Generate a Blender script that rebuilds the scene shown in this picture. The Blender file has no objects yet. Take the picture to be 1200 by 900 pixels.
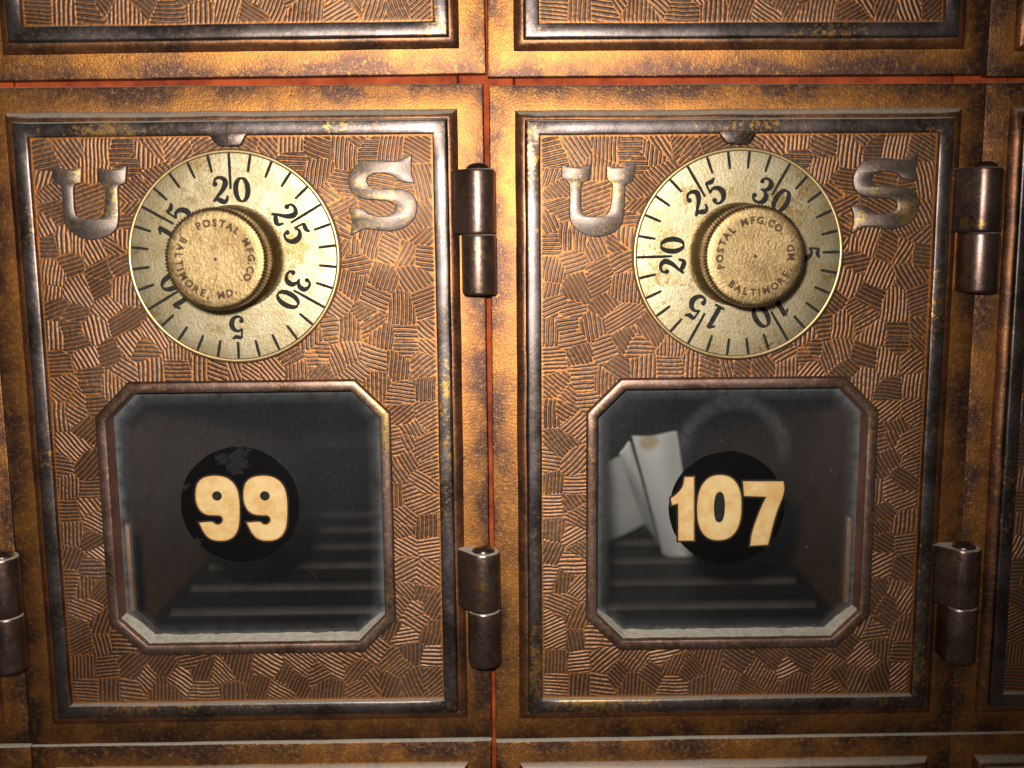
import bpy, math, random
import numpy as np
from mathutils import Vector, Matrix
from mathutils.geometry import tessellate_polygon

# ------------------------------------------------------------------ camera, light, exposure
MM = 0.001
scene = bpy.context.scene
scene.view_settings.view_transform = 'Standard'
scene.view_settings.look = 'None'
scene.view_settings.exposure = 0.0
scene.view_settings.gamma = 1.0
scene.view_settings.use_curve_mapping = False
scene.render.engine = 'CYCLES'
scene.cycles.max_bounces = 8
scene.cycles.transparent_max_bounces = 16

PITCH, ROLL, YAW = 0.1474, -0.0089, 0.0129
CAM = (1.69, -191.39, 36.25)
FPX = 1226.7
def cam_axes():
    cp, sp, cy, sy = math.cos(PITCH), math.sin(PITCH), math.cos(YAW), math.sin(YAW)
    fw = Vector((sy*cp, cy*cp, -sp)); r = Vector((cy, -sy, 0)); u = r.cross(fw)
    c, s = math.cos(ROLL), math.sin(ROLL)
    return c*r+s*u, c*u-s*r, fw
r_, u_, f_ = cam_axes()
cd = bpy.data.cameras.new('camera'); cam = bpy.data.objects.new('camera', cd)
scene.collection.objects.link(cam)
cd.sensor_width = 36.0; cd.lens = FPX/1200*36.0
cd.dof.use_dof = True; cd.dof.focus_distance = 0.1925; cd.dof.aperture_fstop = 16.0
cd.clip_start = 0.005; cd.clip_end = 10.0
m = Matrix(((r_.x, u_.x, -f_.x), (r_.y, u_.y, -f_.y), (r_.z, u_.z, -f_.z))).to_4x4()
m.translation = Vector(CAM)*MM
cam.matrix_world = m
scene.camera = cam

world = bpy.data.worlds.new('World'); scene.world = world; world.use_nodes = True
bg = world.node_tree.nodes['Background']
bg.inputs[0].default_value = (1.0, 0.86, 0.72, 1); bg.inputs[1].default_value = 0.06   # dim room

def spot(name, loc, aim, watts, cone, blend, radius, col):
    ld = bpy.data.lights.new(name, 'SPOT'); lo = bpy.data.objects.new(name, ld)
    scene.collection.objects.link(lo)
    ld.energy = watts; ld.spot_size = math.radians(cone); ld.spot_blend = blend
    ld.shadow_soft_size = radius*MM; ld.color = col
    lo.location = Vector(loc)*MM
    lo.rotation_euler = (Vector(aim)-Vector(loc)).to_track_quat('-Z', 'Y').to_euler()
    return lo
# the camera's own flash, a little above and to the left of its lens
spot('camera_flash', (-8, -192, 51), (-20, 0, 26), 2.85, 86, 1.0, 4.0, (1.0, 0.95, 0.89))

# ------------------------------------------------------------------ helpers
COL = scene.collection
rng = random.Random(11)
def link(o, parent=None):
    COL.objects.link(o)
    if parent is not None: o.parent = parent
    return o
def empty(name, loc=(0, 0, 0), parent=None):
    o = bpy.data.objects.new(name, None); o.empty_display_size = 0.01
    o.location = Vector(loc)*MM
    return link(o, parent)
def mesh(name, verts, faces, mat, parent=None, smooth=30, seed=0.0):
    me = bpy.data.meshes.new(name)
    v = np.asarray(verts, float)*MM
    me.from_pydata([tuple(x) for x in v], [], [tuple(int(i) for i in f) for f in faces])
    me.materials.append(mat)
    if smooth:
        me.polygons.foreach_set('use_smooth', [True]*len(me.polygons))
        me.set_sharp_from_angle(angle=math.radians(smooth))
    me.update()
    o = bpy.data.objects.new(name, me)
    o.color = (seed, 0, 0, 1)
    return link(o, parent)
def tag(o, label, cat=None, group=None, kind=None):
    if label: o['label'] = label
    if cat: o['category'] = cat
    if group: o['group'] = group
    if kind: o['kind'] = kind
    return o
# points are (x, height above door face, z) -> world (x, -h, z)
def P(x, h, z): return (x, -h, z)
def loft(loops, closed=True, cap_first=False, cap_last=False):
    n = len(loops[0]); vs = [p for l in loops for p in l]; fs = []
    for i in range(len(loops)-1):
        for j in range(n if closed else n-1):
            k = (j+1) % n
            fs.append((i*n+j, i*n+k, (i+1)*n+k, (i+1)*n+j))
    if cap_first: fs.append(tuple(range(n))[::-1])
    if cap_last: fs.append(tuple((len(loops)-1)*n+j for j in range(n)))
    return vs, fs
def vnoise(x, y, cell, seed):
    g = np.random.RandomState(seed).rand(257, 257)
    X = np.asarray(x)/cell+1000.37; Y = np.asarray(y)/cell+1000.71
    xi = np.floor(X).astype(int); yi = np.floor(Y).astype(int)
    fx = X-xi; fy = Y-yi; fx = fx*fx*(3-2*fx); fy = fy*fy*(3-2*fy)
    a = g[xi % 257, yi % 257]; b = g[(xi+1) % 257, yi % 257]; c = g[xi % 257, (yi+1) % 257]; d = g[(xi+1) % 257, (yi+1) % 257]
    return (a*(1-fx)+b*fx)*(1-fy)+(c*(1-fx)+d*fx)*fy-0.5
def rect_loop(w, h, inset, hh, cz=0, seg=22, rnd=0.0, wob=0.05, seed=3):
    """rectangle of half sizes w,h, walked in small steps with a slightly uneven hand-cast line"""
    a, b = w-inset, h-inset
    pts = []
    cs = [(-a, -b), (a, -b), (a, b), (-a, b)]
    for i in range(4):
        p, q = cs[i], cs[(i+1) % 4]
        for s in range(seg):
            t = s/seg
            if rnd and s == 0: t = rnd/(2*max(a, b))*2
            x, z = p[0]+(q[0]-p[0])*t, p[1]+(q[1]-p[1])*t
            if s:
                k = float(vnoise(x*1.0, z*1.0, 7.0, seed))*wob*2
                if i % 2 == 0: z += k
                else: x += k
            pts.append(P(x, hh, z+cz))
    return pts
def offset_poly(pts, d):
    """inset a closed 2d polygon (CCW) by d"""
    n = len(pts); out = []
    for i in range(n):
        p0, p1, p2 = Vector(pts[i-1]), Vector(pts[i]), Vector(pts[(i+1) % n])
        e1 = (p1-p0).normalized(); e2 = (p2-p1).normalized()
        n1 = Vector((-e1.y, e1.x)); n2 = Vector((-e2.y, e2.x))
        b = n1+n2
        if b.length < 1e-6: b = n1
        b = b/max(b.length, 1e-6); c = max(0.45, b.dot(n1))
        out.append(tuple(p1+b*(d/c)))
    return out
def ccw(pts):
    a = sum(pts[i-1][0]*pts[i][1]-pts[i][0]*pts[i-1][1] for i in range(len(pts)))
    return list(pts) if a > 0 else list(pts)[::-1]
def prism(pts, h0, h1, bevel=0.0, holes=(), bh=None):
    pts = ccw(pts); bh = bevel if bh is None else bh
    loops = [[P(x, h0, z) for x, z in pts]]
    if bevel:
        loops.append([P(x, h1-bh, z) for x, z in pts])
        q = offset_poly(pts, bevel*0.45); loops.append([P(x, h1-bh*0.3, z) for x, z in q])
        top = offset_poly(pts, bevel)
    else: top = pts
    loops.append([P(x, h1, z) for x, z in top])
    vs, fs = loft(loops)
    base = len(vs)-len(top)
    polys = [[Vector((x, z, 0)) for x, z in top]]
    idx = list(range(base, base+len(top)))
    for hl in holes:
        hl = ccw(hl)[::-1]
        polys.append([Vector((x, z, 0)) for x, z in hl])
        s = len(vs)
        vs += [P(x, h1, z) for x, z in hl]+[P(x, h0, z) for x, z in hl]
        n = len(hl); idx += list(range(s, s+n))
        fs += [(s+i, s+(i+1) % n, s+n+(i+1) % n, s+n+i) for i in range(n)]
    for t in tessellate_polygon(polys): fs.append(tuple(idx[i] for i in t))
    return vs, fs
def fix_normals(o):
    import bmesh
    bm = bmesh.new(); bm.from_mesh(o.data); bmesh.ops.recalc_face_normals(bm, faces=bm.faces); bm.to_mesh(o.data); bm.free()
    return o
def smooth_poly(pts, it=2):
    """round off a traced outline (Chaikin), keeping sharp spurs"""
    for _ in range(it):
        out = []; n = len(pts)
        for i in range(n):
            p0, p1, p2 = Vector(pts[i-1]), Vector(pts[i]), Vector(pts[(i+1) % n])
            if (p1-p0).length < 1e-6 or (p2-p1).length < 1e-6: continue
            if (p1-p0).angle(p2-p1) > math.radians(62): out.append(tuple(p1))
            else:
                out.append(tuple(p1.lerp(p0, .25))); out.append(tuple(p1.lerp(p2, .25)))
        pts = out
    return pts
def box(x0, x1, h0, h1, z0, z1, bev=0.0):
    if bev:
        L = []
        for hh, b in ((h0, 0), (h1-bev, 0), (h1, bev)):
            L.append([P(x0+b, hh, z0+b), P(x1-b, hh, z0+b), P(x1-b, hh, z1-b), P(x0+b, hh, z1-b)])
        return loft(L, True, True, True)
    L = [[P(x0, h, z0), P(x1, h, z0), P(x1, h, z1), P(x0, h, z1)] for h in (h0, h1)]
    return loft(L, True, True, True)

# ------------------------------------------------------------------ materials
class NB:
    def __init__(s, name):
        s.m = bpy.data.materials.new(name); s.m.use_nodes = True
        s.t = s.m.node_tree; s.t.nodes.clear()
        s.out = s.t.nodes.new('ShaderNodeOutputMaterial')
        tc = s.t.nodes.new('ShaderNodeTexCoord'); oi = s.t.nodes.new('ShaderNodeObjectInfo')
        sc = s.vm('SCALE', oi.outputs['Color'], None, 0.731)
        s.co = s.vm('ADD', tc.outputs['Object'], sc)
        s.geo = s.t.nodes.new('ShaderNodeNewGeometry')
    def set(s, sock, v):
        if isinstance(v, bpy.types.NodeSocket): s.t.links.new(v, sock)
        elif v is not None:
            if isinstance(v, tuple) and len(v) == 3 and sock.type == 'RGBA': v = v+(1,)
            sock.default_value = v
    def vm(s, op, a, b=None, scale=None):
        n = s.t.nodes.new('ShaderNodeVectorMath'); n.operation = op
        s.set(n.inputs[0], a); s.set(n.inputs[1], b)
        if scale is not None: n.inputs['Scale'].default_value = scale
        return n.outputs[0]
    def math(s, op, a, b=None, clamp=False):
        n = s.t.nodes.new('ShaderNodeMath'); n.operation = op; n.use_clamp = clamp
        s.set(n.inputs[0], a); s.set(n.inputs[1], b); return n.outputs[0]
    def noise(s, feat_mm, detail=4, rough=0.55, co=None, dist=0.0):
        n = s.t.nodes.new('ShaderNodeTexNoise')
        s.set(n.inputs['Vector'], co or s.co); n.inputs['Scale'].default_value = 1000.0/feat_mm
        n.inputs['Detail'].default_value = detail; n.inputs['Roughness'].default_value = rough
        n.inputs['Distortion'].default_value = dist
        return n.outputs[0]
    def step(s, v, a, b, lo=0.0, hi=1.0):
        n = s.t.nodes.new('ShaderNodeMapRange'); n.interpolation_type = 'SMOOTHSTEP'
        s.set(n.inputs[0], v); n.inputs[1].default_value = a; n.inputs[2].default_value = b
        n.inputs[3].default_value = lo; n.inputs[4].default_value = hi
        return n.outputs[0]
    def mix(s, f, a, b):
        n = s.t.nodes.new('ShaderNodeMix'); n.data_type = 'RGBA'
        s.set(n.inputs[0], f); s.set(n.inputs[6], a); s.set(n.inputs[7], b); return n.outputs[2]
    def attr(s, name):
        n = s.t.nodes.new('ShaderNodeAttribute'); n.attribute_name = name; return n.outputs['Fac']
    def normz(s):
        n = s.t.nodes.new('ShaderNodeSeparateXYZ'); s.t.links.new(s.geo.outputs['Normal'], n.inputs[0]); return n.outputs[2]
    def bump(s, h, strength, dist_mm):
        n = s.t.nodes.new('ShaderNodeBump'); s.set(n.inputs['Height'], h)
        n.inputs['Strength'].default_value = strength; n.inputs['Distance'].default_value = dist_mm*MM; return n.outputs[0]
    def bsdf(s, col, rough, metal=0.0, normal=None, spec=None):
        n = s.t.nodes.new('ShaderNodeBsdfPrincipled')
        s.set(n.inputs['Base Color'], col); s.set(n.inputs['Roughness'], rough); s.set(n.inputs['Metallic'], metal)
        if normal is not None: s.set(n.inputs['Normal'], normal)
        if spec is not None: s.set(n.inputs['Specular IOR Level'], spec)
        return n.outputs[0]
    def done(s, sh): s.t.links.new(sh, s.out.inputs[0]); return s.m

DUST = (0.42, 0.385, 0.315)
def metal(name, c1, c2, rough=0.42, met=0.85, brass=None, bthr=0.6, bfeat=14, dust=0.0, speck=0.5, grain=0.35, feat=9, spk=(0.75, 0.42, 0.12), pits=True, rim=None):
    b = NB(name)
    n1 = b.noise(feat, 5, 0.6); n2 = b.noise(0.9, 5, 0.7); n3 = b.noise(0.32, 2, 0.5)
    cl = b.step(n1, 0.36, 0.66)
    if rim:     # dark oxide that has survived along the outer rim of the plate
        cl = b.math('ADD', b.math('MULTIPLY', cl, 0.55), b.math('MULTIPLY', b.attr('rim_oxide'), b.step(b.noise(14, 4, 0.6), 0.30, 0.62, 0.05, 1.0)), True)
    col = b.mix(cl, c1, c2)
    col = b.mix(b.step(n2, 0.50, 0.72, 0, speck), col, spk)
    col = b.mix(b.step(n3, 0.62, 0.74, 0, speck*0.8), col, tuple(min(1, x*1.35) for x in spk))
    if pits:
        col = b.mix(b.step(b.noise(1.7, 3, 0.6, dist=0.4), 0.32, 0.25, 0, 0.75), col, (0.035, 0.025, 0.02))
        col = b.mix(b.step(n3, 0.37, 0.27, 0, 0.5), col, (0.05, 0.032, 0.025))
    metv = met; r = b.math('ADD', b.math('MULTIPLY', n2, 0.30), rough-0.15)
    if brass:   # flakes of bare brass where the dark finish has rubbed off
        mk = b.math('ADD', b.math('MULTIPLY', b.noise(bfeat, 3, 0.5), 0.85), b.math('MULTIPLY', b.noise(0.85, 5, 0.8), 0.80))
        mk = b.step(mk, bthr+0.28, bthr+0.34)
        col = b.mix(mk, col, b.mix(n3, brass, tuple(x*0.55 for x in brass)))
    if dust:
        dm = b.math('MULTIPLY', b.step(b.normz(), 0.28, 0.62), b.step(n2, 0.2, 0.55, dust*0.7, dust))
        col = b.mix(dm, col, DUST)
        metv = b.math('MULTIPLY', b.math('SUBTRACT', 1.0, dm), met); r = b.math('MAXIMUM', r, b.math('MULTIPLY', dm, 0.9))
    hgt = b.math('ADD', b.math('MULTIPLY', b.noise(0.45, 4, 0.75), 1.0), b.math('MULTIPLY', n2, 0.35))
    return b.done(b.bsdf(col, r, metv, b.bump(hgt, grain, 0.12)))

M = {}
M['flange'] = metal('aged_brass_plate', (0.43, 0.178, 0.042), (0.098, 0.050, 0.036), 0.44, 0.92, dust=0.95, speck=0.45, feat=9, spk=(0.66, 0.33, 0.08), grain=0.55, rim=True)
M['bead'] = metal('copper_brown_moulding', (0.25, 0.104, 0.044), (0.085, 0.044, 0.030), 0.40, 0.85, dust=0.62, speck=0.35, spk=(0.56, 0.26, 0.085))
M['flat'] = metal('dark_bronze_edge', (0.140, 0.114, 0.112), (0.052, 0.043, 0.040), 0.38, 0.95, brass=(0.52, 0.29, 0.085), bthr=0.615, bfeat=30, dust=0.7, speck=0.12, grain=0.2)
M['letter'] = metal('worn_bronze_letter', (0.195, 0.152, 0.132), (0.120, 0.094, 0.080), 0.46, 0.92, brass=(0.42, 0.28, 0.11), bthr=0.60, bfeat=9, dust=0.3, speck=0.12, grain=0.25)
M['bezel'] = metal('bronze_window_frame', (0.19, 0.120, 0.098), (0.10, 0.056, 0.040), 0.42, 0.9, brass=(0.32, 0.21, 0.085), bthr=0.62, bfeat=18, dust=0.0, speck=0.25, grain=0.25)
M['reveal'] = metal('red_brown_window_reveal', (0.15, 0.050, 0.024), (0.06, 0.025, 0.016), 0.42, 0.5, speck=0.25, spk=(0.30, 0.11, 0.04))
M['hinge'] = metal('dark_hinge_bronze', (0.175, 0.116, 0.098), (0.085, 0.056, 0.047), 0.35, 0.92, brass=(0.30, 0.19, 0.065), bthr=0.67, bfeat=4, dust=0.95, speck=0.12, grain=0.15)
M['clip'] = metal('copper_clip', (0.26, 0.13, 0.065), (0.18, 0.085, 0.04), 0.55, 0.3, speck=0.1)
M['dial'] = metal('dial_brass', (0.375, 0.320, 0.205), (0.300, 0.235, 0.125), 0.42, 0.95, speck=0.8, spk=(0.22, 0.155, 0.070), brass=(0.30, 0.20, 0.075), bthr=0.645, bfeat=8, grain=0.3, feat=6, pits=False)
M['rim'] = metal('rim_brass', (0.50, 0.36, 0.18), (0.42, 0.29, 0.13), 0.38, 0.85, speck=0.2, spk=(0.3, 0.2, 0.08), grain=0.1, pits=False)
M['knob'] = metal('knob_brass', (0.275, 0.190, 0.088), (0.185, 0.120, 0.052), 0.38, 0.95, speck=0.6, spk=(0.42, 0.30, 0.14), grain=0.5, feat=6, pits=False)

def panel_mat():
    b = NB('hatched_copper_casting')
    rg = b.attr('ridge'); n2 = b.noise(0.7, 5, 0.7); n1 = b.noise(16, 4, 0.6)
    valley = b.mix(n1, (0.40, 0.160, 0.042), (0.25, 0.098, 0.030))
    top = b.mix(b.step(n1, 0.35, 0.65), (0.118, 0.084, 0.067), (0.066, 0.044, 0.034))
    f = b.step(b.math('ADD', rg, b.math('MULTIPLY', b.math('SUBTRACT', n2, 0.5), 0.45)), 0.10, 0.42)
    col = b.mix(f, valley, top)
    col = b.mix(b.step(n2, 0.62, 0.75, 0, 0.4), col, (0.55, 0.34, 0.17))
    r = b.math('ADD', b.math('MULTIPLY', n2, 0.25), 0.38)
    dm = b.math('MULTIPLY', b.step(b.normz(), 0.35, 0.9), 0.25)
    col = b.mix(dm, col, DUST)
    return b.done(b.bsdf(col, r, 0.82, b.bump(n2, 0.45, 0.12)))
M['panel'] = panel_mat()

def plain(name, c1, c2, rough=0.6, met=0.0, feat=3, grain=0.3, spec=None, gd=0.1):
    b = NB(name); n = b.noise(feat, 5, 0.65)
    return b.done(b.bsdf(b.mix(b.step(n, 0.3, 0.7), c1, c2), rough, met, b.bump(b.noise(feat*0.25, 3), grain, gd), spec))
M['ink'] = plain('black_wax_in_engraving', (0.012, 0.012, 0.010), (0.028, 0.027, 0.022), 0.8, feat=0.6, spec=0.1)
M['stamp'] = plain('stamped_letter_patina', (0.030, 0.017, 0.009), (0.080, 0.045, 0.022), 0.7, 0.0, feat=0.5, spec=0.2)
M['dust'] = plain('grey_dust', (0.36, 0.33, 0.265), (0.27, 0.245, 0.195), 0.95, feat=1.2, grain=0.8, gd=0.3, spec=0.1)
M['wood'] = plain('red_stained_wood', (0.34, 0.062, 0.016), (0.14, 0.022, 0.010), 0.7, feat=6, spec=0.06)
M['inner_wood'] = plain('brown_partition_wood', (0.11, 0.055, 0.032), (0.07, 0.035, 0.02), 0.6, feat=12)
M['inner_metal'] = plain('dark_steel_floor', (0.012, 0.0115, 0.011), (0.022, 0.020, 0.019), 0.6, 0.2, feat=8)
M['rib'] = plain('worn_steel_rib', (0.075, 0.060, 0.052), (0.045, 0.037, 0.032), 0.6, 0.2, feat=8)
M['paper'] = plain('white_paper', (0.80, 0.78, 0.74), (0.72, 0.70, 0.66), 0.8, feat=30, grain=0.1)
def postmarked():
    b = NB('white_paper_with_brown_postmark'); n = b.noise(30, 4, 0.6); n2 = b.noise(1.5, 4, 0.6)
    tc = b.t.nodes.new('ShaderNodeTexCoord'); s = b.t.nodes.new('ShaderNodeSeparateXYZ'); b.t.links.new(tc.outputs['Object'], s.inputs[0])
    dx = b.math('SUBTRACT', s.outputs[0], 39.69*MM); dz = b.math('SUBTRACT', s.outputs[2], -17.49*MM)
    rr = b.math('SQRT', b.math('ADD', b.math('MULTIPLY', dx, dx), b.math('MULTIPLY', dz, dz)))
    mk = b.math('MULTIPLY', b.step(rr, 3.4*MM, 1.4*MM), b.step(n2, 0.2, 0.6, 0.5, 0.85))
    return b.done(b.bsdf(b.mix(mk, b.mix(n, (0.78, 0.76, 0.72), (0.70, 0.68, 0.64)), (0.42, 0.30, 0.12)), 0.8))
M['postmarked'] = postmarked()
def numeral_mat():
    b = NB('cream_numeral_paint'); n = b.noise(3.0, 4, 0.6); n2 = b.noise(0.8, 4, 0.7)
    col = b.mix(b.step(n, 0.34, 0.64), (0.50, 0.29, 0.09), (0.57, 0.405, 0.175))
    col = b.mix(b.step(n2, 0.4, 0.85, 0, 0.4), col, (0.68, 0.53, 0.30))
    ed = b.math('MULTIPLY', b.attr('edge'), b.step(n, 0.35, 0.6, 0.35, 1.0))
    col = b.mix(ed, col, (0.46, 0.20, 0.045))
    return b.done(b.bsdf(col, 0.45, 0.0, b.bump(n2, 0.3, 0.1)))
M['numeral'] = numeral_mat()
M['halo'] = plain('scuffed_black_paint', (0.010, 0.010, 0.009), (0.022, 0.021, 0.02), 0.7, feat=0.7, spec=0.1)
def decal_mat():
    b = NB('black_number_decal'); n = b.noise(7, 5, 0.65); n2 = b.noise(0.9, 4, 0.7)
    col = b.mix(b.step(n, 0.62, 0.645, 0, 0.8), (0.002, 0.002, 0.002), b.mix(n2, (0.008, 0.008, 0.008), (0.022, 0.021, 0.02)))
    return b.done(b.bsdf(col, 0.5, 0.0, None, 0.06))
M['decal'] = decal_mat()
def glass_mat(name, arch=False):
    b = NB(name)
    ed = b.attr('edge_dirt')
    n = b.noise(38, 3, 0.5); n2 = b.noise(2.2, 4, 0.65); sp = b.noise(0.55, 2, 0.5)
    sx = b.t.nodes.new('ShaderNodeSeparateXYZ'); tcc = b.t.nodes.new('ShaderNodeTexCoord'); b.t.links.new(tcc.outputs['Object'], sx.inputs[0])
    up = b.step(sx.outputs[2], -34*MM, 6*MM)       # film grows denser towards the top of the pane
    film = b.math('MULTIPLY', b.math('ADD', b.math('MULTIPLY', up, 0.027), 0.008), b.step(n, 0.3, 0.7, 0.6, 1.4))
    film = b.math('MULTIPLY', film, b.step(b.noise(0.8, 5, 0.8), 0.3, 0.7, 0.75, 1.25))
    film = b.math('ADD', film, b.math('MULTIPLY', ed, b.step(n2, 0.25, 0.6, 0.05, 0.17)))
    film = b.math('ADD', film, b.step(sp, 0.765, 0.79, 0, 0.25))
    if arch:  # soft glare around the mail, painted into the film as a faint ring
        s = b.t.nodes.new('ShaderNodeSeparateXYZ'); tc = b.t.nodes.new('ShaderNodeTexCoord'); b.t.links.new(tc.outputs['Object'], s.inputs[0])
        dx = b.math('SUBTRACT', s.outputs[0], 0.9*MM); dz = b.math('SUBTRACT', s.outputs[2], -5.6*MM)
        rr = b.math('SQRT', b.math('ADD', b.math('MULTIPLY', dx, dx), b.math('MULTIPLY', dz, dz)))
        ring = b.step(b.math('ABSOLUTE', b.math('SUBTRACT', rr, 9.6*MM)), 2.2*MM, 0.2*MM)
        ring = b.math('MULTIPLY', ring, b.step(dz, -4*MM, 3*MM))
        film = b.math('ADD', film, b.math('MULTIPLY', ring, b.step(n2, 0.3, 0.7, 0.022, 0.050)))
    film = b.math('MINIMUM', film, 0.6)
    tr = b.t.nodes.new('ShaderNodeBsdfTransparent'); tr.inputs[0].default_value = (0.93, 0.95, 0.94, 1)
    gl = b.t.nodes.new('ShaderNodeBsdfGlossy'); gl.inputs['Roughness'].default_value = 0.04
    df = b.t.nodes.new('ShaderNodeBsdfDiffuse'); df.inputs[0].default_value = (0.48, 0.50, 0.52, 1)
    fr = b.t.nodes.new('ShaderNodeFresnel'); fr.inputs[0].default_value = 1.5
    m1 = b.t.nodes.new('ShaderNodeMixShader'); b.t.links.new(fr.outputs[0], m1.inputs[0]); b.t.links.new(tr.outputs[0], m1.inputs[1]); b.t.links.new(gl.outputs[0], m1.inputs[2])
    m2 = b.t.nodes.new('ShaderNodeMixShader'); b.set(m2.inputs[0], film); b.t.links.new(m1.outputs[0], m2.inputs[1]); b.t.links.new(df.outputs[0], m2.inputs[2])
    return b.done(m2.outputs[0])
M['glass'] = glass_mat('dusty_glass'); M['glass_glare'] = glass_mat('dusty_glass_with_painted_glare_ring', True)

# traced casting pattern (mm from door centre, groove direction in degrees) and letter outlines
SEEDS = [(-32.8,49.2,12),(-29.2,50.6,-55),(-23.8,50.3,88),(-25.1,47.5,88),(-19.6,50.1,0),(-18.3,47.6,0),(-15.5,49.1,85),(-13.7,51.4,-55),(-16.8,44.8,-45),(-14.5,46.4,-45),(-19.5,42.5,-45),(-19.0,40.7,45),(-19.6,38.6,5),(-32.9,43.4,-48),(-34.0,45.0,70),(-32.5,40.2,18),(-25.7,42.6,20),(-34.4,38.0,-65),(-20.4,35.2,88),(-33.4,34.1,0),(-30.8,34.5,88),(-29.2,34.4,85),(-25.5,32.8,-65),(-21.9,34.0,-35),(-30.0,30.7,17),(-24.0,29.4,27),(-21.5,30.5,27),(-33.7,28.5,80),(-33.9,25.2,80),(-29.0,25.8,-60),(-24.8,26.5,30),(-21.2,26.0,85),(-32.9,23.1,20),(-23.7,23.0,-52),(-29.9,21.2,12),(-33.9,17.8,88),(-30.1,19.3,10),(-30.2,16.7,10),(-26.7,19.0,-80),(-28.6,13.4,-62),(-33.3,12.8,3),(-21.4,19.9,30),(-23.6,14.3,18),(-20.0,16.1,-55),(-17.5,14.8,-2),(-15.4,17.3,-60),(-21.4,10.8,-35),(-16.7,11.1,88),(-24.1,8.6,88),(-32.4,8.0,-40),(-30.5,6.2,-40),(-27.7,10.4,5),(-27.7,8.4,5),(-27.4,5.5,5),(-34.0,3.1,88),(-31.2,3.5,-35),(-29.2,0.8,43),(-32.2,-3.0,-50),(-34.0,-6.4,-10),(-29.7,-7.2,45),(-33.5,-9.8,88),(-29.2,-10.5,0),(-33.4,-14.7,0),(-29.6,-14.1,-55),(-32.8,-19.4,88),(-28.5,-17.0,-30),(-29.4,-21.0,30),(-28.6,-22.9,-40),(-33.3,-24.2,65),(-30.0,-25.7,0),(-34.0,-28.7,0),(-31.4,-29.6,87),(-28.8,-30.8,45),(-31.6,-34.2,-25),(-33.1,-37.9,25),(-32.6,-40.3,28),(-28.8,-37.0,68),(-29.1,-40.9,-78),(-25.6,-40.8,-3),(-32.7,-45.9,88),(-28.6,-46.0,6),(-24.1,-45.9,42),(-21.0,-48.0,-48),(-24.4,-50.0,-10),(-28.4,-49.9,85),(-33.0,-50.0,-5),(-17.5,-45.5,55),(-14.7,-48.1,-38),(-17.9,-50.1,88),(-12.5,-44.4,12),(-10.7,-46.9,68),(-9.9,-50.4,0),(-6.4,-47.9,-48),(-3.2,-46.4,75),(-5.1,-50.6,88),(-0.1,-49.8,70),(2.1,-45.9,-33),(5.5,-48.0,62),(3.9,-51.1,-33),(8.5,-45.9,-40),(11.8,-48.1,25),(6.9,-48.9,65),(13.0,-50.0,80),(14.8,-45.6,-30),(17.3,-44.3,-30),(19.2,-47.2,50),(19.9,-50.7,30),(21.9,-49.3,-55),(23.0,-43.0,-40),(25.4,-45.2,42),(26.5,-46.6,40),(25.0,-49.4,70),(28.4,-40.2,8),(29.8,-43.1,88),(30.6,-37.7,-35),(33.0,-40.1,75),(33.2,-44.3,-3),(29.7,-49.3,-70),(33.3,-49.3,42),(25.7,-38.6,70),(28.5,-18.9,-50),(29.2,-22.7,-32),(33.1,-19.0,88),(33.5,-22.9,10),(28.8,-26.9,27),(32.7,-28.3,-37),(28.6,-31.7,-50),(31.5,-32.1,70),(34.1,-34.3,60),(30.2,-35.1,-32),(27.4,-34.1,-45),(27.8,-2.6,15),(29.6,-2.2,-65),(32.6,-4.1,27),(33.6,-7.4,20),(29.6,-6.5,-60),(27.6,-7.8,-60),(32.3,-9.9,-33),(29.9,-12.5,20),(31.8,-14.3,22),(27.5,-12.5,88),(29.0,-17.4,-42),(19.3,13.7,-75),(23.8,13.0,-18),(28.6,11.7,83),(32.8,11.8,38),(30.4,15.0,-2),(24.1,8.1,88),(28.9,6.5,-8),(33.5,7.1,85),(20.6,10.4,-40),(28.8,2.4,38),(33.5,2.9,30),(30.2,-0.4,-60),(27.5,-1.5,15),(34.1,15.3,-45),(19.2,36.3,-25),(19.0,33.0,60),(21.4,33.0,85),(23.3,33.6,75),(21.5,30.5,12),(27.4,32.2,-30),(33.0,35.3,42),(32.1,36.4,-55),(30.4,31.7,60),(33.0,31.4,-10),(26.0,28.0,68),(20.0,26.3,75),(31.3,27.7,-57),(24.4,23.6,-25),(29.6,22.2,88),(33.5,22.9,20),(17.9,23.2,-40),(22.5,21.0,30),(16.2,18.7,8),(19.6,18.7,86),(23.3,19.4,28),(25.4,16.8,82),(30.4,16.7,-3),(33.8,17.4,-42),(14.2,13.6,-2),(17.6,13.1,-68),(12.7,17.4,88),(14.3,10.1,50),(5.9,51.4,-45),(10.5,51.4,86),(15.0,50.7,-22),(19.7,50.1,84),(24.1,50.7,0),(22.3,52.5,-35),(27.9,50.6,80),(32.7,50.6,-30),(33.2,45.0,-75),(11.0,48.6,-3),(15.2,46.7,80),(18.6,44.5,-10),(16.9,42.7,-35),(18.5,40.4,25),(19.2,36.6,-30),(32.7,37.7,-60),(26.5,45.0,-10),(25.5,40.1,-30),(30.3,44.4,5),(-11.4,11.5,0),(-8.0,11.8,88),(-4.3,11.1,-20),(0.7,11.1,-35),(-1.3,11.1,-75),(5.8,11.3,-50),(8.5,13.3,30),(9.5,11.0,88),(14.0,13.3,-2),(-11.2,14.6,88),(-9.0,50.3,45),(-10.9,51.4,45),(-5.4,52.1,30),(3.5,51.6,-35)]
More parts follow.
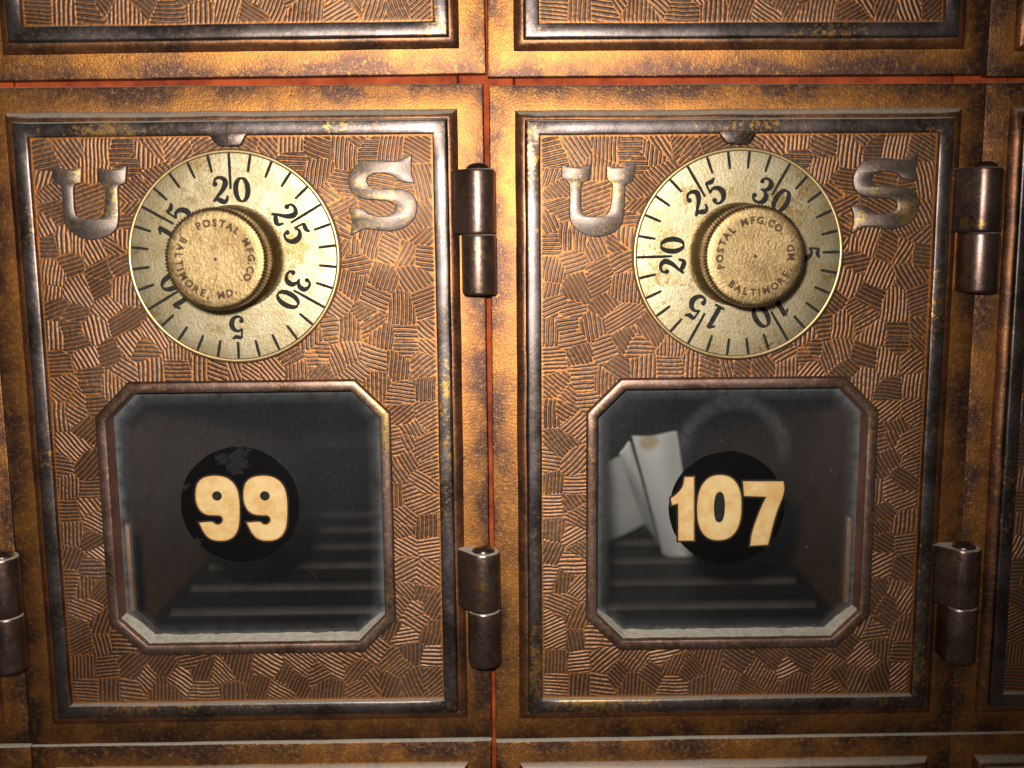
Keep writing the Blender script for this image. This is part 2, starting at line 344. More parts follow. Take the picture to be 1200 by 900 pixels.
U_OUT = [(-31.7, 47.65), (-29.27, 47.1), (-26.57, 47.67), (-26.76, 46.14), (-26.9, 44.99), (-27.83, 44.76), (-28.27, 44.27), (-28.33, 43.38), (-28.37, 41.6), (-28.39, 40.2), (-28.07, 39.04), (-26.9, 38.48), (-24.89, 38.5), (-23.66, 38.87), (-23.04, 39.66), (-22.74, 41.55), (-22.58, 43.93), (-22.79, 44.52), (-23.56, 44.92), (-23.66, 46.11), (-23.69, 47.49), (-21.52, 46.98), (-18.67, 47.84), (-18.85, 46.27), (-19.06, 44.85), (-20.04, 44.58), (-20.47, 44.07), (-20.53, 42.52), (-20.58, 40.53), (-20.66, 38.54), (-21.07, 36.94), (-22.25, 35.85), (-24.31, 35.13), (-25.93, 35.02), (-27.71, 35.5), (-29.25, 36.52), (-30.08, 37.62), (-30.28, 39.02), (-30.27, 40.62), (-30.23, 42.6), (-30.25, 44.19), (-30.71, 44.82), (-31.63, 45.29), (-31.68, 46.37)]
S_OUT = [(31.73, 49.36), (30.18, 48.58), (28.87, 48.08), (27.28, 48.32), (24.98, 48.48), (22.95, 48.21), (21.47, 47.23), (20.62, 45.81), (20.46, 44.39), (20.82, 43.1), (21.61, 42.24), (22.76, 41.8), (24.49, 41.58), (26.52, 41.48), (27.97, 41.18), (28.68, 40.46), (28.6, 39.6), (27.91, 38.88), (26.73, 38.46), (25.28, 38.56), (23.84, 38.98), (22.98, 39.64), (22.41, 40.08), (20.38, 39.95), (20.91, 38.37), (20.86, 36.93), (20.58, 35.34), (21.56, 35.77), (22.89, 36.56), (24.93, 36.31), (27.25, 35.95), (29.3, 36.28), (31.07, 37.13), (32.12, 38.42), (32.51, 39.99), (32.33, 41.43), (31.49, 42.58), (30.05, 43.23), (28.02, 43.41), (25.41, 43.35), (24.12, 43.79), (23.57, 44.65), (23.74, 45.5), (24.62, 46.12), (26.07, 46.28), (27.8, 45.98), (28.8, 45.46), (29.36, 44.75), (32.05, 44.44), (31.57, 46.01), (31.61, 47.72)]

# ------------------------------------------------------------------ sizes (mm, relative to a door's centre)
DW, DH = 44.55, 61.7          # half size of a door plate
FW, FH = 39.92, 57.32         # half size of the raised frame
PW, PH = FW-4.4, FH-4.4       # half size of the hatched panel
BX0, BX1, BZ0, BZ1, BCH = -27.16, 26.73, -42.99, 9.18, 6.28   # window surround
DIAL, DR, DHT = (-0.15, 31.63), 18.93, 3.0
KH, KR = 12.69, 8.64
PANEL_H = 1.0

# ------------------------------------------------------------------ the cabinet behind the doors
cab = empty('cabinet', (0, 2, 0))
tag(cab, 'red stained wooden cabinet carcass showing in the gaps between the brass doors', 'cabinet')
def cpart(name, b, mat, par=None, seed=0.0, smooth=30):
    v, f = b; v = [(x, y-2 if par is None else y, z) for x, y, z in v]
    o = mesh(name, v, f, mat, par or cab, smooth, seed); return o
SX = (-89.3, 0.0, 89.35, 178.2); SZ = (62.35, -61.95)
for i, x in enumerate(SX):
    cpart('stile', box(x-4.9, x+4.9, -8, -2.3-0.15*(i % 2), -190, 190, 0.2), M['wood'], seed=i*1.7)
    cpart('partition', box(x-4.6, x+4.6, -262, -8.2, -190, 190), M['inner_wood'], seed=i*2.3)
for j, z in enumerate(SZ):
    xs = [-134.0-44.6]+list(SX)
    for i in range(len(xs)-1):
        x0 = xs[i]+5.15 if i else -178.0
        cpart('rail', box(x0, xs[i+1]-5.15, -8, -2.55, z-5.0, z+5.0, 0.2), M['wood'], seed=i+j*3.1)
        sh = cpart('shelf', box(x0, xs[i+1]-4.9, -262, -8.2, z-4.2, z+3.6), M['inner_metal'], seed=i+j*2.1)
        xm = (xs[i]+xs[i+1])/2
        if -100 < xm < 100 and j == 1:
            for k in range(6):
                d = 59+17.9*k; L = []
                for xx in np.linspace(xm-36, xm+36, 7):
                    L.append([(xx, d-2.2+2, z+3.5), (xx, d-1.5+2, z+4.5), (xx, d+2, z+4.9), (xx, d+1.5+2, z+4.5), (xx, d+2.2+2, z+3.5)])
                vs, fs = loft(L, True, True, True)
                mesh('rib', [(x, y-2, zz) for x, y, zz in vs], fs, M['rib'], sh, 50, k)
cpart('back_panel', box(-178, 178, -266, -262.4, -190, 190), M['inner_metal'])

# ------------------------------------------------------------------ one door, built once
door = empty('mailbox_front')
def part(name, vf, mat, par=None, smooth=30, seed=0.0, fix=True):
    o = mesh(name, vf[0], vf[1], mat, par or door, smooth, seed)
    return fix_normals(o) if fix else o
# plate
L = [rect_loop(DW, DH, 0, -2.0, wob=0.0), rect_loop(DW, DH, 0, -0.3, wob=0.06, seed=5), rect_loop(DW, DH, 0.12, -0.08, wob=0.06, seed=5), rect_loop(DW, DH, 0.35, 0, wob=0.05, seed=5)]
L += [rect_loop(FW, FH, 2.5, 0, wob=0), rect_loop(FW, FH, 2.5, -2, wob=0), L[0]]
plate = part('plate', loft(L), M['flange'])
at = plate.data.attributes.new('rim_oxide', 'FLOAT', 'POINT')
at.data.foreach_set('value', np.repeat([1.0, 1.0, 1.0, 1.0, -0.35, 0.0, 0.0], len(L[0])).astype(np.float32))
# raised frame: outer moulding and inner flat edge
prof = [(-0.02, -0.1), (0.0, 0.28), (0.15, 0.52), (0.5, 0.92), (0.95, 1.28), (1.4, 1.5), (1.66, 1.5), (1.76, 1.25), (1.8, 1.0)]
part('moulding', loft([rect_loop(FW, FH, i, h, wob=0.10, seed=8) for i, h in prof]), M['bead'], smooth=50)
prof = [(1.72, 0.8), (1.80, 1.85), (1.95, 2.08), (2.25, 2.18), (4.05, 2.2), (4.30, 2.08), (4.42, 1.8), (4.44, 0.7)]
frame = part('frame_edge', loft([rect_loop(FW, FH, i, h, wob=0.07, seed=9) for i, h in prof]), M['flat'], smooth=40)
tabp = smooth_poly([(-4.3, 53.3), (-3.55, 52.75), (-3.2, 52.2), (-2.55, 51.35), (-1.9, 51.02), (1.2, 50.95), (1.75, 51.25), (2.3, 52.1), (2.6, 52.75), (3.3, 53.3)], 1)
part('index_tab', prism(tabp, 0.9, 2.12, 0.2), M['flat'], seed=0.3)
part('index_mark', box(-0.76, -0.44, 2.1, 2.225, 51.15, 55.3), M['stamp'], smooth=0)

# hatched cast panel: every ridge is relief
def oct_pts(ins):
    k = ins*0.4142*1.0
    x0, x1, z0, z1, c = BX0+ins, BX1-ins, BZ0+ins, BZ1-ins, BCH-ins*0.586
    return [(x0+c, z0), (x1-c, z0), (x1, z0+c), (x1, z1-c), (x1-c, z1), (x0+c, z1), (x0, z1-c), (x0, z0+c)]
def build_panel():
    st = 0.112
    xs = np.arange(-PW-0.1, PW+0.1+st, st); zs = np.arange(-PH-0.1, PH+0.1+st, st)
    X, Z = np.meshgrid(xs, zs, indexing='ij')
    S = np.array(SEEDS, float)
    wx = X+vnoise(X, Z, 2.6, 1)*0.9+vnoise(X, Z, 0.9, 2)*0.16; wz = Z+vnoise(X, Z, 2.6, 3)*0.9+vnoise(X, Z, 0.9, 4)*0.16
    d1 = np.full(X.shape, 1e9); d2 = np.full(X.shape, 1e9); idx = np.zeros(X.shape, int)
    for i, (sx, sz, a) in enumerate(S):
        d = np.hypot(wx-sx, wz-sz)
        nd2 = np.where(d < d1, d1, np.minimum(d2, d))
        idx = np.where(d < d1, i, idx); d1 = np.minimum(d1, d); d2 = nd2
    R = np.random.RandomState(5)
    ph = R.rand(len(S)); per = R.uniform(0.66, 0.84, len(S)); amp = R.uniform(0.75, 1.0, len(S)); bend = R.uniform(-0.018, 0.018, len(S))
    ang = np.radians(S[:, 2]); ca, sa = np.cos(ang)[idx], np.sin(ang)[idx]
    lx = X-S[idx, 0]+vnoise(X, Z, 1.6, 7)*0.16; lz = Z-S[idx, 1]+vnoise(X, Z, 1.6, 8)*0.16
    u = lx*ca+lz*sa; v = -lx*sa+lz*ca+bend[idx]*u*u
    t = v/per[idx]+ph[idx]
    r = 0.5+0.5*np.cos(2*np.pi*t)
    r = np.clip((r-0.10)/0.55, 0, 1); r = r*r*(3-2*r)
    e = np.clip((d2-d1)/0.40, 0, 1); e = e*e*(3-2*e)
    r = r*(0.30+0.70*e)*amp[idx]
    # worn smooth beside the border, around the window and inside the letters
    bd = np.minimum(PW-np.abs(X), PH-np.abs(Z)); r *= np.clip((bd-0.15)/0.5, 0.0, 1)
    r *= np.clip(0.92+vnoise(X, Z, 5.0, 12)*0.9, 0.5, 1.0)
    inl = ((np.abs(X+25.6) < 4) & (np.abs(Z-42.5) < 5)) | ((np.abs(X-26.5) < 5) & (np.abs(Z-42) < 5))
    r = np.where(inl, r*0.8, r)
    H = PANEL_H+r*0.14+vnoise(X, Z, 0.5, 14)*0.05+vnoise(X, Z, 3.0, 15)*0.05
    keep = np.ones(X.shape, bool)
    keep &= np.hypot(X-DIAL[0], Z-DIAL[1]) > 17.2
    ins = 1.0; c = BCH
    keep &= ~((X > BX0+ins) & (X < BX1-ins) & (Z > BZ0+ins) & (Z < BZ1-ins) & (np.abs(X-(BX0+BX1)/2)-(BX1-BX0)/2+np.abs(Z-(BZ0+BZ1)/2)-(BZ1-BZ0)/2 < -BCH-ins*1.5))
    nx, nz = X.shape
    q = keep[:-1, :-1] & keep[1:, :-1] & keep[1:, 1:] & keep[:-1, 1:]
    I = np.arange(nx*nz).reshape(nx, nz)
    F = np.stack([I[:-1, :-1][q], I[1:, :-1][q], I[1:, 1:][q], I[:-1, 1:][q]], 1)
    used = np.unique(F); rem = np.full(nx*nz, -1); rem[used] = np.arange(len(used)); F = rem[F]
    V = np.stack([X.ravel(), -H.ravel(), Z.ravel()], 1)[used]*MM
    me = bpy.data.meshes.new('hatched_panel')
    me.vertices.add(len(V)); me.vertices.foreach_set('co', V.astype(np.float32).ravel())
    me.loops.add(F.size); me.loops.foreach_set('vertex_index', F.astype(np.int32).ravel())
    me.polygons.add(len(F)); me.polygons.foreach_set('loop_start', np.arange(0, F.size, 4, dtype=np.int32))
    me.polygons.foreach_set('use_smooth', np.ones(len(F), bool))
    me.update(calc_edges=True)
    at = me.attributes.new('ridge', 'FLOAT', 'POINT'); at.data.foreach_set('value', r.ravel()[used].astype(np.float32))
    me.materials.append(M['panel'])
    o = bpy.data.objects.new('hatched_panel', me)
    return link(o, door)
build_panel()
# raised letters
part('letter_u', prism(offset_poly(ccw(smooth_poly(U_OUT, 2)), -0.08), 0.8, 1.95, 0.13), M['letter'], seed=1.0, smooth=45)
part('letter_s', prism(offset_poly(ccw(smooth_poly(S_OUT, 2)), -0.08), 0.8, 1.95, 0.13), M['letter'], seed=2.0, smooth=45)
# window surround, with glass and dust
def oloop(ins, h, seg=8):
    p = oct_pts(ins); out = []
    for i in range(8):
        a, b = p[i], p[(i+1) % 8]
        for s in range(seg):
            t = s/seg; out.append(P(a[0]+(b[0]-a[0])*t, h, a[1]+(b[1]-a[1])*t))
    return out
surround = part('window_surround', loft([oloop(i, h) for i, h in ((-0.06, 0.7), (0, 1.95), (0.10, 2.15), (0.3, 2.26), (1.55, 2.30), (1.85, 2.18), (1.98, 1.9), (2.02, 1.6))]), M['bezel'], smooth=40)
part('reveal', loft([oloop(i, h) for i, h in ((2.03, 1.65), (2.06, 1.2), (2.1, -2.7))]), M['reveal'], surround, smooth=40)
def build_dust():
    p = oct_pts(2.08); path = [p[7], p[0], p[1], p[2]]
    fine = []
    for i in range(3):
        n = 40 if i == 1 else 9
        for s in range(n):
            t = s/n; fine.append((path[i][0]+(path[i+1][0]-path[i][0])*t, path[i][1]+(path[i+1][1]-path[i][1])*t, i, min(1, min(i+t, 3-i-t)*2.2)))
    fine.append((path[3][0], path[3][1], 2, 0))
    cx, cz = (BX0+BX1)/2, (BZ0+BZ1)/2
    loops = []
    for x, z, i, k in fine:
        nx, nz = ((0.707, 0.707), (0, 1), (-0.707, 0.707))[i]
        if i in (0, 2): nx *= 1
        j = float(vnoise(x, z, 1.1, 21)); j2 = float(vnoise(x, z+9, 1.3, 22))
        row = []
        for h, t in ((1.15+0.5*j, -0.03), (0.9+0.4*j, 0.10+0.1*j2), (-0.2, 0.26+0.2*j2), (-1.5, 0.62+0.5*j)):
            row.append(P(x+nx*t*k, h, z+nz*t*k))
        loops.append(row)
    v, f = loft(loops, closed=False)
    return part('dust', (v, f), M['dust'], surround, smooth=60)
dust = build_dust(); dust['label'] = 'grey dust lying on the lower lip of the window'
gl = [oloop(0.9, -1.62, 6), oloop(2.1, -1.62, 6), oloop(3.4, -1.62, 6), oloop(5.0, -1.62, 6)]
v, f = loft(gl, True, False, True)
glass = part('glass_pane', (v, f), M['glass'], smooth=0)
at = glass.data.attributes.new('edge_dirt', 'FLOAT', 'POINT')
at.data.foreach_set('value', np.repeat([1.0, 1.0, 0.25, 0.0], len(gl[0])).astype(np.float32))

for sx, x in ((-1, -26.9), (1, 26.2)):
    part('glass_clip', prism([(x-0.45, -38.5), (x+0.45, -38.5), (x+0.45, -21.0), (x-0.45, -20.6)], -11.0, -9.5, 0.1), M['clip'], seed=x)
# combination dial
def lathe(prof, c, n=96, twist=None):
    L = []
    for r, h in prof:
        L.append([P(c[0]+r*math.cos(2*math.pi*k/n), h, c[1]+r*math.sin(2*math.pi*k/n)) for k in range(n)])
    return loft(L, True, False, True)
dial = empty('dial', (DIAL[0], 0, DIAL[1]), door)
O = (0, 0)
part('face', lathe([(DR-0.1, 0.7), (DR-0.1, DHT-0.12), (DR-0.5, DHT-0.03), (DR-0.8, DHT), (15, DHT+0.01), (9, DHT+0.02), (6, DHT+0.02)], O, 128), M['dial'], dial, smooth=35)
rimp = [(DR, 0.7), (DR, DHT-0.1), (DR-0.1, DHT+0.12), (DR-0.3, DHT+0.22), (DR-0.55, DHT+0.2), (DR-0.75, DHT+0.06), (DR-0.8, DHT-0.05)]
part('rim', loft([[P(r*math.cos(2*math.pi*k/128), h, r*math.sin(2*math.pi*k/128)) for k in range(128)] for r, h in rimp]), M['rim'], dial, smooth=60)
INK_H = DHT+0.045
def ribbon(pts, h):
    """variable width stroke through control points (x, z, width)"""
    c = np.array(pts, float); out = []
    n = len(c)
    for i in range(n-1):
        p0 = c[max(i-1, 0)]; p1 = c[i]; p2 = c[i+1]; p3 = c[min(i+2, n-1)]
        for s in range(6 if n > 2 else 1):
            t = s/6
            out.append(0.5*((2*p1)+(-p0+p2)*t+(2*p0-5*p1+4*p2-p3)*t*t+(-p0+3*p1-3*p2+p3)*t**3))
    out.append(c[-1]); out = np.array(out)
    d = np.gradient(out[:, :2], axis=0); d /= np.maximum(np.linalg.norm(d, axis=1)[:, None], 1e-9)
    nrm = np.stack([-d[:, 1], d[:, 0]], 1); w = np.maximum(out[:, 2:3], 0.02)/2
    a = out[:, :2]+nrm*w; b = out[:, :2]-nrm*w; m = len(out)
    vs = [P(x, h, z) for x, z in a]+[P(x, h, z) for x, z in b]
    fs = [(i, i+1, m+i+1, m+i) for i in range(m-1)]
    return vs, fs
def disc(c, r, h, n=14):
    vs = [P(c[0]+r*math.cos(2*math.pi*k/n), h, c[1]+r*math.sin(2*math.pi*k/n)) for k in range(n)]
    return vs, [tuple(range(n))]
def join(parts):
    vs, fs = [], []
    for v, f in parts:
        b = len(vs); vs += list(v); fs += [tuple(i+b for i in q) for q in f]
    return vs, fs
GL = {
 '0': [[(.3+.235*math.sin(a), .5+.445*math.cos(a), .045+.115*abs(math.sin(a))) for a in np.linspace(0, 2*math.pi, 17)]],
 '1': [[(.32, 0.02, .15), (.32, .5, .15), (.32, .98, .14)], [(.12, .03, .06), (.32, .035, .07), (.54, .03, .06)], [(.32, .95, .09), (.22, .87, .07), (.1, .79, .05)]],
 '2': [[(.10, .76, .05), (.15, .91, .07), (.31, .97, .09), (.48, .90, .14), (.53, .74, .17), (.42, .50, .13), (.22, .27, .08), (.05, .05, .07)],
       [(.05, .06, .06), (.17, .15, .10), (.32, .09, .15), (.46, .04, .14), (.56, .11, .09), (.60, .28, .05)]],
 '3': [[(.09, .84, .05), (.19, .96, .07), (.36, .97, .09), (.50, .86, .15), (.48, .66, .14), (.34, .54, .07), (.22, .52, .05)],
       [(.22, .525, .05), (.40, .50, .08), (.55, .36, .16), (.54, .16, .16), (.40, .03, .09), (.22, .02, .07), (.08, .12, .05)]],
 '5': [[(.13, .96, .06), (.24, .92, .12), (.38, .90, .13), (.54, .98, .04)], [(.15, .95, .06), (.13, .75, .05), (.11, .53, .05)],
       [(.11, .54, .05), (.28, .64, .08), (.47, .55, .14), (.55, .33, .18), (.46, .11, .13), (.28, .02, .08), (.12, .08, .06), (.07, .2, .05)]],
}
BALL = {'2': [(.13, .72, .10)], '3': [(.12, .80, .09), (.12, .19, .10)], '5': [(.12, .21, .10)]}
def glyph(ch, cx, cz, hgt, wid=1.0):
    ps = []; k = 0
    for st in GL[ch]:
        st = [((x-.31)*hgt*wid+cx, (z-.5)*hgt+cz, (w*1.12+.032)*hgt) for x, z, w in st]
        ps.append(ribbon(st, INK_H+0.006*k)); k += 1
    for x, z, r in BALL.get(ch, ()):
        ps.append(disc(((x-.31)*hgt*wid+cx, (z-.5)*hgt+cz), r*hgt, INK_H+0.006*k)); k += 1
    return join(ps)
def rot(vf, deg):
    """clockwise from the top as seen from the front"""
    a = math.radians(-deg); c, s = math.cos(a), math.sin(a)
    return [(x*c-z*s, y, x*s+z*c) for x, y, z in vf[0]], vf[1]
for k in range(30):
    deg = (k-20)*12.0
    num = 30 if k == 0 else k
    long = num % 5 == 0 and num != 5
    r1 = 0.962*DR; r0 = (0.63 if long else 0.80)*DR
    j = rng.uniform(-0.06, 0.06)
    part('tick', rot(ribbon([(j, r1, 0.48), (j*0.5, (r0+r1)/2, 0.54), (0, r0, 0.42)], INK_H+0.02), deg), M['ink'], dial, smooth=0, fix=False)
    if num % 5 == 0:
        s = str(num)
        if num == 5: g = glyph('5', 0, 0.665*DR, 4.2)
        else: g = join([glyph(s[0], -1.9, 0.625*DR, 4.55), glyph(s[1], 2.0, 0.625*DR, 4.55)])
        part('numeral', rot(g, deg), M['ink'], dial, smooth=0, fix=False)
# knob
knob = empty('knob', (DIAL[0], 0, DIAL[1]), door)
part('neck', lathe([(9.3, DHT+0.0), (8.9, DHT+0.12), (8.2, DHT+0.5), (7.7, DHT+1.4), (7.4, DHT+3.5), (7.3, DHT+9.0)], O, 64), M['knob'], knob, smooth=50)
def knurl():
    teeth, sub = 92, 6; n = teeth*sub; z0 = DHT+KH
    prof = [(7.2, -4.7, 0), (KR-0.5, -4.65, 0.0), (KR-0.28, -4.35, 0.6), (KR-0.12, -3.9, 1), (KR-0.12, -0.9, 1), (KR-0.28, -0.5, .6), (KR-0.42, -0.3, 0.1), (KR-0.55, -0.1, 0), (KR-0.9, 0.0, 0), (KR-2.2, -0.06, 0), (3, -0.1, 0), (0.6, -0.11, 0)]
    L = []
    for r, h, a in prof:
        row = []
        for k in range(n):
            th = 2*math.pi*k/n; ph = 2*math.pi*k/sub+h*1.1
            rr = r+a*0.17*math.cos(ph)
            row.append(P(rr*math.cos(th), z0+h, rr*math.sin(th)))
        L.append(row)
    return loft(L, True, False, True)
part('grip', knurl(), M['knob'], knob, smooth=40)
part('punch_mark', disc(O, 0.28, DHT+KH-0.06, 10), M['stamp'], knob, smooth=0, fix=False)
_cache = {}
def letter_mesh(ch):
    if ch not in _cache:
        cu = bpy.data.curves.new('t', 'FONT'); cu.body = ch; cu.size = 1.0; cu.align_x = 'CENTER'; cu.resolution_u = 3; cu.offset = 0.045
        o = bpy.data.objects.new('t', cu); COL.objects.link(o)
        dg = bpy.context.evaluated_depsgraph_get(); me = o.evaluated_get(dg).to_mesh()
        v = [tuple(x.co) for x in me.vertices]; f = [tuple(p.vertices) for p in me.polygons]
        o.evaluated_get(dg).to_mesh_clear(); COL.objects.unlink(o); bpy.data.objects.remove(o); bpy.data.curves.remove(cu)
        _cache[ch] = (v, f)
    return _cache[ch]
def arc_text(s, a0, a1, rad, size, inward):
    """letters along an arc; angles clockwise from the top"""
    wd = {'.': .5, ',': .5, ' ': .75, 'I': .6, 'M': 1.2, 'O': 1.1}
    w = [wd.get(c, 1.0) for c in s]; tot = sum(w)-w[0]/2-w[-1]/2; acc = -w[0]/2; ps = []
    for c, wi in zip(s, w):
        a = a0+(a1-a0)*(acc+wi/2)/tot; acc += wi
        if c == ' ': continue
        v, f = letter_mesh(c)
        vs = []
        for x, y, _ in v:
            x, y = x*size, y*size*1.02
            z = rad-0.35*size+y if not inward else -(rad+0.35*size)+y
            vs.append(P(x, DHT+KH+0.012, z))
        ps.append(rot((vs, f), a if not inward else a-180))
    return join(ps)
part('stamped_text', join([arc_text('POSTAL MFG.CO.', -24, 130, 6.0, 1.62, False), arc_text('BALTIMORE, MD.', 302, 150, 6.0, 1.62, True)]), M['stamp'], knob, smooth=0, fix=False)
# hinges
M['pin'] = metal('dark_pin', (0.10, 0.08, 0.075), (0.06, 0.045, 0.04), 0.28, 0.9, speck=0.1, grain=0.15)
def hinge(z0, z1):
    h = empty('hinge', (0, 0, 0), door); cx, ch, r = 43.4, 3.15, 3.1; zm = z0+(z1-z0)*0.485
    arc = [(cx+r*math.cos(a), ch+r*math.sin(a)) for a in np.radians(np.linspace(-90, 128, 26))]
    tear = arc+[(40.6, 4.4), (39.6, 3.1), (38.9, 2.2), (38.5, 1.4), (38.5, 0.3), (40.5, 0.05)]
    low = [(cx+(r+0.04)*math.cos(a), ch+(r+0.04)*math.sin(a)) for a in np.radians(np.linspace(-88, 150, 28))]+[(40.45, 2.9), (40.3, 1.2), (40.3, 0.05)]
    def ext(poly, a, b):
        c = (cx-0.8, ch)
        L = []
        for zz, k in ((a, .94), (a+0.22, .985), (a+0.5, 1.0), (b-0.5, 1.0), (b-0.2, .985), (b, .95)):
            L.append([P(c[0]+(x-c[0])*k, c[1]+(y-c[1])*k, zz) for x, y in poly])
        return loft(L, True, True, True)
    part('knuckle', ext(tear, zm+0.06, z1), M['hinge'], h, smooth=28, seed=z0*0.37)
    part('knuckle', ext(low, z0, zm-0.06), M['hinge'], h, smooth=28, seed=z1*0.51)
    L = []
    for a in np.linspace(0, 1, 6):
        rr = 2.15*math.cos(a*1.45); zz = z1+1.15*math.sin(a*1.45)
        L.append([P(cx+0.1+rr*math.cos(t), ch+rr*math.sin(t), zz) for t in np.linspace(0, 2*math.pi, 24, endpoint=False)])
    L.insert(0, [(x, y, z1-0.3) for x, y, z in L[0]])
    part('pin', loft(L, True, False, True), M['pin'], h, smooth=60)
hinge(24.6, 46.6); hinge(-45.0, -23.1)

# ------------------------------------------------------------------ the doors in view
def copy_tree(o, parent=None):
    c = o.copy(); COL.objects.link(c); c.parent = parent
    for ch in list(o.children): copy_tree(ch, c)
    return c
def seed_tree(o, s):
    o.color = (o.color[0]+s, s*0.61, s*1.31, 1)
    for c in o.children: seed_tree(c, s)
def find(o, pre):
    return [c for c in o.children if c.name.split('.')[0] == pre]
GRP = 'brass post office box doors in rows'
spots = [
 (-45.0, 0.0, 0.06, 0.0, 0, 0, 'brass post office box door with number 99 on its black disc', 1),
 (45.0, -0.34, -0.05, 3.1, -91, -82, 'brass post office box door with number 107 and white mail behind the glass', 1),
 (-45.0, 124.75, 0.45, 1.3, 36, 20, 'cropped brass mailbox front with brass streaks on its lower frame, upper left of the photo', 0),
 (45.0, 124.45, -0.1, 5.2, 84, 70, 'cropped brass mailbox front above the box that holds white mail', 0),
 (133.75, 124.0, 0.0, 7.7, 12, 0, 'sliver of brass door in the upper right corner of the photo', 0),
 (-134.1, 0.2, 0.0, 2.6, 60, 30, 'sliver of brass door at the left edge, its hinge beside the door numbered 99', 0),
 (133.75, -0.3, 0.1, 9.1, 48, 10, 'dark brass door at the right edge beside the hinges of the door numbered 107', 0),
 (-134.1, -123.9, 0.1, 4.4, 24, 0, 'corner of a brass door at the lower left of the photo', 0),
 (-45.1, -123.85, -0.1, 6.3, 72, 40, 'dusty top edge of the brass mailbox front below the empty box', 0),
 (45.1, -124.2, 0.1, 8.2, 30, 60, 'dusty top edge of the brass mailbox front below the box with white mail', 0),
 (133.9, -124.1, 0.0, 10.4, 66, 15, 'dark corner of a brass door at the lower right of the photo', 0),
]
doors = [door]+[copy_tree(door) for _ in spots[1:]]
for d, (x, z, rz, s, da, ka, lab, main) in zip(doors, spots):
    d.location = Vector((x, 0, z))*MM; d.rotation_euler = (0, math.radians(-rz), 0)
    seed_tree(d, s)
    tag(d, lab, 'mailbox', GRP)
    find(d, 'dial')[0].rotation_euler = (0, math.radians(da), 0)
    find(d, 'knob')[0].rotation_euler = (0, math.radians(ka), 0)
# number decals on the inside of the two glass panes
def circle(c, r, n=64, jag=0.0, seed=0):
    return [(c[0]+(r+jag*float(vnoise(k*1.0, seed, 2.0, 31)))*math.cos(2*math.pi*k/n), c[1]+(r+jag*float(vnoise(k*1.0, seed, 2.0, 31)))*math.sin(2*math.pi*k/n)) for k in range(n)]
def superell(c, a, b, p=2.4, n=40):
    out = []
    for k in range(n):
        t = 2*math.pi*k/n; ct, st = math.cos(t), math.sin(t)
        out.append((c[0]+a*math.copysign(abs(ct)**(2/p), ct), c[1]+b*math.copysign(abs(st)**(2/p), st)))
    return out
N9 = [(-6.38,-9.12),(-4.26,-9.7),(-2.84,-11.37),(-2.42,-13.87),(-2.6,-17.76),(-3.03,-20.0),(-4.29,-21.55),(-6.21,-21.97),(-8.36,-21.61),(-9.53,-20.19),(-10.29,-18.22),(-7.64,-18.04),(-7.29,-18.6),(-6.59,-18.72),(-5.87,-18.28),(-5.72,-17.45),(-6.23,-16.88),(-7.31,-16.87),(-8.92,-16.74),(-10.06,-15.89),(-10.68,-14.32),(-10.68,-12.38),(-10.21,-10.45),(-8.81,-9.37)]
N1 = [(-10.87,-14.33),(-9.8,-13.6),(-8.74,-12.35),(-8.45,-11.2),(-8.32,-10.22),(-6.49,-10.17),(-6.28,-22.68),(-9.31,-22.64),(-9.45,-15.35),(-10.65,-15.67)]
N7 = [(2.79,-11.15),(10.5,-11.25),(10.74,-12.59),(10.58,-13.92),(9.24,-17.6),(7.9,-23.68),(4.47,-23.84),(4.73,-20.92),(6.39,-16.22),(7.32,-14.22),(3.06,-14.03)]
def decal(d, c, r, nums, seed):
    dm = empty('number_decal', (0, 0, 0), d)
    part('disc', prism(circle(c, r, 72, 0.25, seed), -1.60, -1.52), M['decal'], dm, seed=seed)
    k = 0
    for pts, holes in nums:
        pp = smooth_poly(ccw(pts), 2); k += 1
        part('scuffed_outline', prism(offset_poly(pp, -0.36), -1.515, -1.50+0.004*k), M['halo'], dm, seed=seed+k)
        v, f = prism(pp, -1.48, -1.43, 0.34, holes, 0.03); n = len(pp)
        nm = part('numeral', (v, f), M['numeral'], dm, seed=seed+k*1.3)
        at = nm.data.attributes.new('edge', 'FLOAT', 'POINT')
        at.data.foreach_set('value', np.array([1.0 if i < 2*n else 0.6 if i < 3*n else 0.0 for i in range(len(v))], np.float32))
decal(doors[0], (-2.37, -14.9), 11.15, [(N9, [circle((-6.63, -13.1), 0.93, 18)]), ([(x+8.98, z-0.11) for x, z in N9], [circle((2.35, -13.21), 0.93, 18)])], 0.0)
decal(doors[1], (-0.18, -16.35), 11.0, [(N1, []), (superell((-1.58, -16.28), 4.25, 6.4), [superell((-1.58, -16.15), 1.05, 3.0)]), (N7, [])], 4.0)
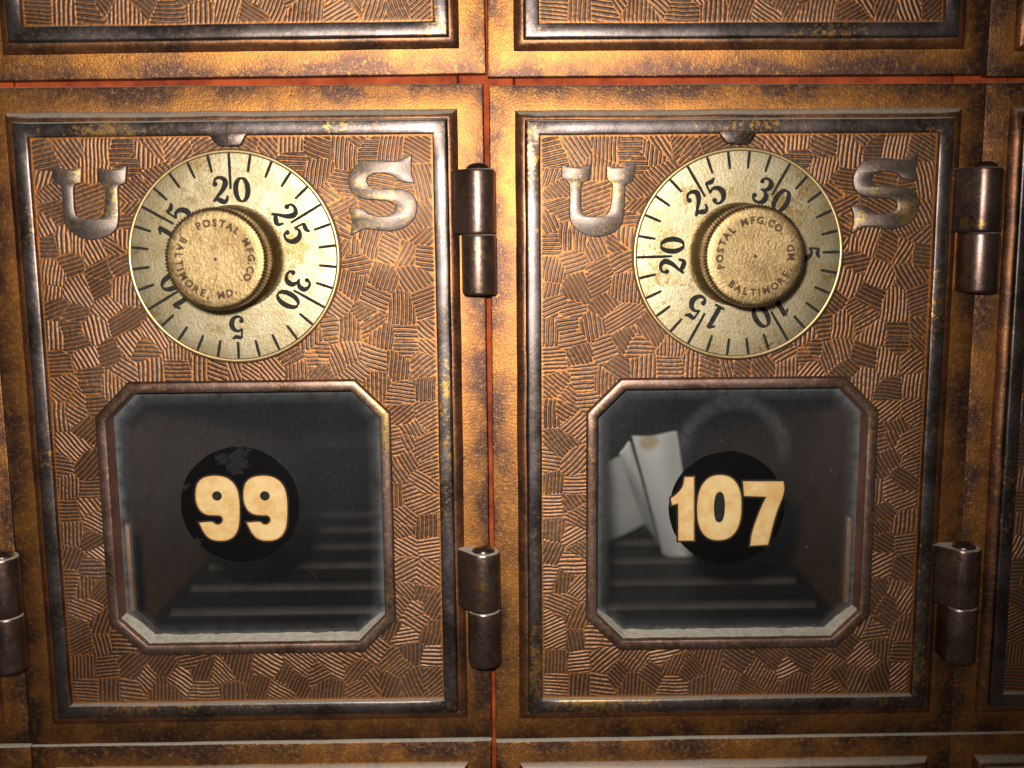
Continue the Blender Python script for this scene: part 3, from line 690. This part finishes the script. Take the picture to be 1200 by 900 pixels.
for g in find(doors[1], 'glass_pane'):
    g.data = g.data.copy(); g.data.materials[0] = M['glass_glare']

# ------------------------------------------------------------------ mail standing in box 107
def sheet(c, bulge, thick=0.4, n=14):
    """paper stretched over four corners (top left, top right, bottom right, bottom left), bowed towards the door"""
    c = [Vector(p) for p in c]; nrm = (c[1]-c[0]).cross(c[3]-c[0]).normalized()
    if nrm.y > 0: nrm = -nrm
    F, B = [], []
    for i in range(n):
        t = i/(n-1); f, b = [], []
        for j in range(n):
            s_ = j/(n-1)
            p = c[0].lerp(c[1], s_).lerp(c[3].lerp(c[2], s_), t)
            k = bulge*(math.sin(math.pi*s_)+0.35*math.sin(math.pi*t)+0.18*math.sin(5*s_+3*t))
            p = p+nrm*k
            if i == 0: p = p+Vector((0, 0, 1.6*math.sin(math.pi*s_)))
            f.append(tuple(p)); b.append(tuple(p-nrm*thick))
        F.append(f+b[::-1])
    return loft(F, True, True, True)
def mail(label, c, bulge, mat='paper'):
    v, f = sheet(c, bulge)
    o = mesh('envelope', v, f, M[mat], None, 45); fix_normals(o)
    return tag(o, label, 'envelope', 'mail in box 107')
mail('white envelope lying farthest left behind the glass of number 107', [(25.75, 84, -30.48), (32.83, 72, -22.27), (45.97, 118, -53.08), (27.89, 108, -57.54)], 1.0)
mail('narrow white envelope edge between two wider ones in number 107', [(32.71, 71, -21.37), (35.18, 70, -18.07), (48.04, 104, -56.04), (46.09, 117, -53.6)], 0.8)
mail('white bent envelope with a brown postmark nearest the number 107', [(35.35, 68, -16.12), (47.49, 72, -16.17), (57.55, 101, -59.6), (48.9, 103, -57.81)], 2.2, 'postmarked')
# scratches on the empty box's pane
for a, b_ in (((14.2, -8.6), (18.6, -12.4)), ((14.6, -12.2), (17.6, -9.0)), ((9.6, -27.2), (12.6, -31.5))):
    v, f = ribbon([(a[0], a[1], 0.10), ((a[0]+b_[0])/2+0.15, (a[1]+b_[1])/2, 0.16), (b_[0], b_[1], 0.06)], -1.58)
    mesh('scratch', v, f, M['halo'], find(doors[0], 'glass_pane')[0], 0)
